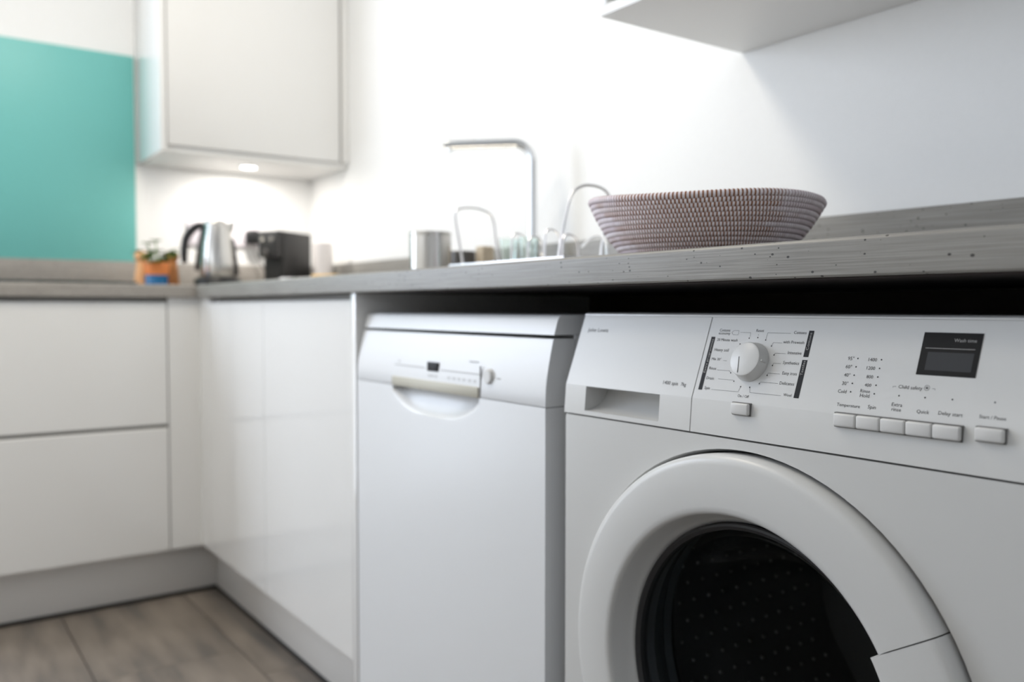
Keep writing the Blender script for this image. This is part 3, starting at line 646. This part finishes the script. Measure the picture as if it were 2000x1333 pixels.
# ------------------------------------------------------------------ sink and tap
t = thing('sink', ((sx0+sx1)/2, .3, .74), 'stainless steel inset sink with drainer at the middle of the worktop', 'sink')
rim = MB()
rx0, rx1, ry0, ry1 = sx0-.02, 1.50, sy0-.055, sy1+.04
rim.box(rx0, sx0+.01, ry0, ry1, WT+.0002, WT+.005, .0015).box(sx1-.01, rx1, ry0, ry1, WT+.0002, WT+.005, .0015).box(sx0+.01, sx1-.01, ry0, sy0+.01, WT+.0002, WT+.005, .0015).box(sx0+.01, sx1-.01, sy1-.01, ry1, WT+.0002, WT+.005, .0015)
rim.build('rim', M['steel'], t)
bw = MB(); bw.box(sx0+.008, sx0+.012, sy0+.008, sy1-.008, .75, WT+.0002).box(sx1-.012, sx1-.008, sy0+.008, sy1-.008, .75, WT+.0002).box(sx0+.012, sx1-.012, sy0+.008, sy0+.012, .75, WT+.0002).box(sx0+.012, sx1-.012, sy1-.012, sy1-.008, .75, WT+.0002).box(sx0+.008, sx1-.008, sy0+.008, sy1-.008, .746, .75)
bw.build('bowl', M['steel'], t)
rd = MB()
for k in range(9): rd.box(1.03, 1.44, .14+k*.04, .15+k*.04, WT+.005, WT+.0072, .0008)
rd.build('drainer_rib', M['steel'], t, kind='stuff')
FX, FY = .916, .52; t = thing('kitchen_tap', (FX, FY, WT+.005), 'tall chrome L-shaped kitchen tap behind the sink', 'tap')
MB().lathe([(0, 0), (.026, 0), (.026, .006), (.022, .010), (.022, .062), (.020, .066), (0, .066)], (FX, FY, WT+.005), n=32).build('tap_base', M['chrome'], t)
dx, dy = -.713, -.701; zt = 1.2335
pts = [(FX, FY, WT+.07), (FX, FY, zt-.045)]
for k in range(1, 9):
    a = PI/2*k/8; e = .045*(1-math.cos(a)); pts.append((FX+dx*e, FY+dy*e, zt-.045+.045*math.sin(a)))
pts.append((FX+dx*.212, FY+dy*.212, zt))
MB().tube(pts, .0115, 20).build('spout', M['chrome'], t)
ex, ey = FX+dx*.200, FY+dy*.200
MB().cyl((ex, ey, zt-.018), (ex, ey, zt-.009), .009, n=20).build('nozzle', M['chrome'], t)
MB().tube([(FX+.02, FY-.004, WT+.045), (FX+.035, FY-.008, WT+.047), (FX+.06, FY-.014, WT+.062)], .0045, 10).build('lever', M['chrome'], t)

# ------------------------------------------------------------------ dish rack and what stands at the sink
t = thing('dish_rack', (1.265, .25, WT+.005), 'chromed wire dish rack with a tall hoop at each end', 'dish rack')
def hoop(x, pts, name='end_hoop'):
    MB().tube(smooth_path([(x, a, b) for a, b in pts], 5), .0026, 8).build(name, M['wire'], t)
hoop(1.43, [(.189, WT+.008), (.1925, .94), (.199, .975), (.2075, 1.005), (.2165, 1.031), (.228, 1.044), (.245, 1.0515), (.267, 1.0525), (.289, 1.048), (.302, 1.036), (.3000, 1.015), (.292, .985), (.2855, .95), (.282, WT+.008)])
hoop(1.10, [(.213, WT+.008), (.208, .95), (.200, .99), (.1945, 1.018), (.1945, 1.032), (.203, 1.040), (.224, 1.0443), (.249, 1.043), (.274, 1.035), (.285, 1.018), (.290, .985), (.296, .95), (.303, WT+.008)])
fr = MB(); zr = WT+.0120
fr.tube([(1.09, .195, zr), (1.44, .195, zr), (1.44, .31, zr), (1.09, .31, zr)], .0025, 8, closed=True)
fr.tube([(1.085, .190, .928), (1.445, .190, .928), (1.445, .315, .928), (1.085, .315, .928)], .0022, 8, closed=True)
for xx, yy in ((1.087, .192), (1.443, .192), (1.443, .313), (1.087, .313)): fr.tube([(xx, yy, WT+.0075), (xx, yy, .929)], .0022, 8)
fr.build('frame', M['wire'], t)
for k in range(9):
    x = 1.13 + k*.037
    MB().tube([(x, .192, .928), (x, .198, zr), (x, .307, zr), (x, .313, .928)], .0014, 6).build('cross_wire', M['wire'], t)
for x, top in ((1.233, .984), (1.285, .975), (1.3345, .984), (1.385, .972)):
    MB().tube(smooth_path([(x, .235, zr), (x, .236, top-.012), (x, .245, top), (x+.004, .258, top-.004), (x+.004, .266, top-.018), (x+.004, .268, zr)], 4), .0020, 8).build('plate_prong', M['wire'], t)
MB().tube(smooth_path([(1.36, .30, .955), (1.40, .29, .968), (1.44, .275, .966), (1.47, .26, .950), (1.485, .25, WT+.007)], 5), .0026, 8).build('side_loop', M['wire'], t)
def tumbler(x, y, z, r, h, label, m):
    g = MB().lathe([(0, 0), (r*.82, 0), (r, h), (r-.0022, h), (r*.82-.002, .004), (0, .004)], (x, y, z), n=32).build('drinking_glass', m)
    tag(g, label, 'glass', 'glasses drying in the wire rack'); base_at(g, (x, y, z)); return g
tumbler(1.197, .255, zr+.0028, .021, .052, 'pale green drinking glass in the dish rack nearer the tap', M['greenglass'])
tumbler(1.2605, .255, zr+.0028, .020, .052, 'pale green drinking glass in the dish rack nearer the basket', M['greenglass'])
t = thing('cutlery_pot', (.992, .2, WT+.005), 'ribbed stainless steel cutlery pot left of the dish rack', 'cutlery pot')
pr_ = [(.0, 0), (.042, 0)]
pr_ += [(.0435 - (.0006 if k % 2 else 0), .003+.0078*k) for k in range(11)]
pr_ += [(.0437, .0845), (.0425, .0855), (.0412, .0845), (.0412, .003), (0, .003)]
MB().lathe(pr_, (.992, .2, WT+.0052), n=48).build('cup', M['steel'], t, ang=50)
c = MB().lathe([(0, 0), (.025, 0), (.027, .002), (.028, .050), (.0265, .052), (.025, .050), (.025, .004), (0, .004)], (.958, .30, WT+.0052), n=32).build('beaker', M['greyplastic'])
tag(c, 'small dark grey beaker behind the steel cutlery pot', 'beaker'); base_at(c, (.958, .30, WT+.0052))
c = MB().box(.985, 1.015, .315, .345, WT+.0052, .977, .004, 3).build('cork_block', M['tan'])
tag(c, 'pale tan block standing between dark beaker and dish rack', 'block'); base_at(c, (1.0, .33, WT+.0052))
c = MB().box(-.036, .036, -.022, .022, 0, .022, .007, 3).build('sponge', M['sponge'], xf=Matrix.Translation((.425, .215, WT+.0003)) @ Matrix.Rotation(.6, 4, 'Z'))
tag(c, 'yellow-tan sponge lying on the worktop right of the coffee machine', 'sponge'); base_at(c, (.425, .215, WT+.0003))
c = MB().box(-.02, .02, -.013, .013, 0, .012, .005, 3).build('soap_bar', M['soap'], xf=Matrix.Translation((.385, .125, WT+.0003)) @ Matrix.Rotation(.5, 4, 'Z'))
tag(c, 'small white soap bar at the worktop edge before the coffee machine', 'soap'); base_at(c, (.385, .125, WT+.0003))
c = MB().lathe([(0, 0), (.031, 0), (.034, .004), (.035, .158), (.0335, .160), (.032, .158), (.031, .006), (0, .006)], (-.30, .515, WT+.0003), n=40).build('canister', M['ceramic'])
tag(c, 'plain white canister beside the coffee machine against the wall', 'canister'); base_at(c, (-.30, .515, WT+.0003))

# ------------------------------------------------------------------ kettle, coffee machine, socket
KX, KY = -.35, .168; t = thing('kettle', (KX, KY, WT+.036), 'stainless steel jug kettle with black handle', 'kettle')
kb = thing('power_stand', (KX, KY, WT), 'round black power stand under the steel kettle', 'kettle stand')
MB().lathe([(0, 0.0004), (.078, .0004), (.079, .004), (.076, .026), (.070, .0335), (0, .0335)], (KX, KY, WT), n=48).build('disc', M['black'], kb)
MB().tube(smooth_path([(KX-.07, KY+.02, WT+.006), (KX-.13, KY+.05, WT+.0042), (KX-.19, KY+.10, WT+.0042), (XL+.03, KY+.15, WT+.0042)], 5), .0035, 8).build('cord', M['black'], kb)
MB().lathe([(0, .0265), (.058, .0265), (.0595, .030), (.058, .075), (.0525, .130), (.045, .172), (.041, .192), (.040, .196), (0, .196)], (KX, KY, WT+.0095), n=56).build('jug', M['steel'], t)
MB().lathe([(0, .196), (.038, .196), (.0375, .206), (.033, .2125), (.024, .215), (0, .216)], (KX-.004, KY-.006, WT+.0095), n=40).build('lid', M['steel'], t)
HD = Vector((-.579, -.815, 0))     # the handle points away from the spout
def kp(a, z, s=0): return (KX + HD.x*a - HD.y*s, KY + HD.y*a + HD.x*s, WT+.0095+z)
sp_ = MB(); b = bmesh.new()
for side in (-1, 1): pass
vsp = [b.verts.new(kp(*q)) for q in ((-.030, .172, -.022), (-.030, .172, .022), (-.048, .196, -.010), (-.048, .196, .010), (-.060, .214, 0), (-.030, .198, -.024), (-.030, .198, .024), (-.052, .176, 0))]
for f in ((0,7,4,2),(0,2,5),(1,6,3),(1,3,4,7),(2,4,5),(3,6,4),(4,6,5),(0,5,6,1),(0,1,7)):
    try: b.faces.new([vsp[i] for i in f])
    except ValueError: pass
bmesh.ops.recalc_face_normals(b, faces=b.faces); sp_.merge(b); sp_.build('spout', M['steel'], t)
MB().tube(smooth_path([kp(.036, .186), kp(.055, .196), (kp(.080, .186)), kp(.102, .160), kp(.110, .130), kp(.112, .095), kp(.110, .074)], 6), [.013]*20+[.0125]*10+[.011]*7, 14).build('handle', M['black'], t)
MB().tube(smooth_path([kp(.043, .190), kp(.051, .160), kp(.059, .120), kp(.065, .075), kp(.067, .048)], 5), .0105, 12).build('handle_spine', M['black'], t, label='black strip down the jug behind the handle')
MB().tube(smooth_path([kp(-.046, .150), kp(-.052, .110), kp(-.0575, .070), kp(-.0610, .034)], 5), .0085, 12).build('spout_strip', M['black'], t, label='dark strip under the spout')  # black strip down the jug on the spout side

CM = Vector((-.30, .350, WT)); ax = Vector((-.5, .866, 0)); lat = Vector((-.866, -.5, 0))
t = thing('coffee_machine', CM + ax*.09 + lat*.042, 'small black pod coffee machine beside the steel kettle', 'coffee machine')
xf = Matrix(((ax.x, lat.x, 0, CM.x), (ax.y, lat.y, 0, CM.y), (0, 0, 1, CM.z), (0, 0, 0, 1)))
Lm, Wm = .186, .084
q = MB(); q.prism([(0, .0006), (Lm, .0006), (Lm, .186), (Lm-.003, .193), (Lm-.010, .1965), (.018, .1985), (.006, .195), (0, .186), (0, .108), (.032, .104), (.032, .030), (0, .028)], .004, Wm-.004, 'y')
bmesh.ops.bevel(q.bm, geom=[e for e in q.bm.edges if abs(e.verts[0].co.y-e.verts[1].co.y) < 1e-6], offset=.003, segments=2, affect='EDGES')
q.build('body', M['blackmatt'], t, xf=xf)
for s_ in (0, Wm-.0035): MB().box(.034, Lm-.001, s_, s_+.0035, .0008, .1955, .0015).build('side_cover', M['blackmatt'], t, xf=xf)
MB().lathe([(0, 0), (.010, 0), (.011, -.004), (.008, -.016), (0, -.017)], (-.001, .042, .122), 'x', 20).build('coffee_outlet', M['greyplastic'], t, xf=xf)
for dy_ in (.022, .060): MB().lathe([(0, -.003), (.008, -.003), (.009, 0), (.009, .003)], (-.0004, dy_, .168), 'x', 20).build('button', M['steel'], t, xf=xf, label='round silvery button')
MB().box(-.052, .030, .010, Wm-.010, .0005, .012, .003).build('drip_tray', M['black'], t, xf=xf)
MB().lathe([(0, -.0035), (.009, -.003), (.0095, 0), (.0095, .004)], (-.0006, .042, .118), 'x', 20).build('nozzle_ring', M['steel'], t, xf=xf)
SX = XL
t = thing('wall_socket', (XL, .26, 1.108), 'white double wall socket behind the kettle', 'wall socket')
MB().box(XL+.0004, XL+.010, .138, .398, 1.066, 1.152, .003, 2).build('plate', M['socket'], t)
for yy in (.20, .33): MB().box(XL+.0095, XL+.0125, yy-.008, yy+.008, 1.126, 1.142, .001).build('rocker_switch', M['ceramic'], t)
for yy in (.20,): 
    q = MB(); q.box(XL+.0098, XL+.0104, yy-.0035, yy+.0035, 1.106, 1.114).box(XL+.0098, XL+.0104, yy-.0145, yy-.008, 1.086, 1.090).box(XL+.0098, XL+.0104, yy+.008, yy+.0145, 1.086, 1.090); q.build('pin_hole', M['dark'], t, kind='stuff')
t = thing('mains_plug', (XL+.012, .355, 1.102), 'black mains plug with hanging cord in the wall socket', 'plug')
MB().box(XL+.0106, XL+.046, .338, .391, 1.075, 1.129, .014, 4).build('plug_body', M['black'], t)
MB().tube(smooth_path([(XL+.038, .356, 1.083), (XL+.046, .362, 1.055), (XL+.052, .376, 1.02), (XL+.058, .398, .985), (XL+.068, .418, .95), (XL+.090, .432, WT+.006), (XL+.13, .445, WT+.0042)], 6), .0030, 8).build('cord', M['greyplastic'], t)

# ------------------------------------------------------------------ plant and mills
PXc, PYc = -.29, -.040; t = thing('potted_plant', (PXc, PYc, WT), 'small leafy plant in an orange pot with a blue foot', 'potted plant')
MB().lathe([(0, .0004), (.031, .0004), (.0335, .003), (.0345, .0360), (0, .0360)], (PXc, PYc, WT), n=40).build('foot', M['blueglaze'], t, label='blue glazed foot of the pot')
MB().lathe([(0, .0362), (.0345, .0362), (.037, .044), (.0395, .0740), (.0385, .0760), (.0365, .0740), (.034, .062), (0, .062)], (PXc, PYc, WT), n=40).build('pot', M['terracotta'], t)
MB().lathe([(0, .070), (.020, .069), (.0362, .066)], (PXc, PYc, WT), n=24).build('soil', M['soil'], t)
random.seed(11)
def leaf(base, dirv, ln, wd, cup, m):
    q = MB(); d = Vector(dirv).normalized(); side = d.cross(Vector((0, 0, 1))); side = side.normalized() if side.length > .05 else Vector((1, 0, 0)); nrm = side.cross(d)
    rows = []
    for i in range(6):
        k = i/5; w_ = wd*math.sin(PI*min(1, .12+.88*k))**.7*(1 if k < .99 else .1); c_ = Vector(base) + d*ln*k + nrm*cup*k*k*ln
        rows.append([q.bm.verts.new(c_ + side*w_*s_ + nrm*(abs(s_)*w_*.35)) for s_ in (-1, 0, 1)])
    for i in range(5):
        for j in range(2): q.face((rows[i][j], rows[i][j+1], rows[i+1][j+1], rows[i+1][j]))
    r_ = bmesh.ops.solidify(q.bm, geom=list(q.bm.faces), thickness=.0012)
    q.build('leaf', m, t, ang=80)
st = MB()
stems = []
for i in range(17):
    a = 2*PI*i/17 + random.uniform(-.2, .2); r_ = random.uniform(.006, .030); h_ = random.uniform(.078, .112)
    b0 = (PXc+r_*.8*math.cos(a), PYc+r_*.8*math.sin(a), WT+.066); b1 = (PXc+r_*1.5*math.cos(a), PYc+r_*1.5*math.sin(a), WT+h_)
    st.tube([b0, b1], .0018, 6); stems.append((b1, a))
tall = [((PXc-.004, PYc-.024, WT+.130), -1.9), ((PXc+.006, PYc-.002, WT+.138), .9)]
for b1, a in tall: st.tube([(PXc, PYc, WT+.068), b1], .0020, 6)
st.build('stem', M['leafb'], t, kind='stuff')
for b1, a in stems:
    for k in range(3):
        aa = a + (k-1)*1.0; leaf(b1, (math.cos(aa), math.sin(aa), random.uniform(-.25, .6)), random.uniform(.020, .034), random.uniform(.008, .013), random.uniform(-.5, .1), M['leaf'])
for b1, a in tall:
    for k in range(4): leaf(b1, (math.cos(a+k*1.6), math.sin(a+k*1.6), .45), .022, .010, -.2, M['leafb'])
def mill(x, y, m, label):
    t = thing('pepper_mill', (x, y, WT), label, 'mill', 'wooden mills beside the plant')
    MB().lathe([(0, .0004), (.0225, .0004), (.0235, .004), (.022, .030), (.0185, .060), (.0165, .076), (.0155, .0815), (0, .0815)], (x, y, WT), n=32).build('body', m, t)
    MB().lathe([(0, .0820), (.0160, .0820), (.0195, .088), (.0225, .097), (.0220, .104), (.0175, .111), (.010, .1145), (0, .115)], (x, y, WT), n=32).build('head', m, t)
mill(-.36, .0235, M['millwood'], 'brown wooden pepper mill right of the orange plant pot')
mill(-.40, -.0590, M['millwoodb'], 'pale wooden mill partly behind the plant, below the teal splashback')
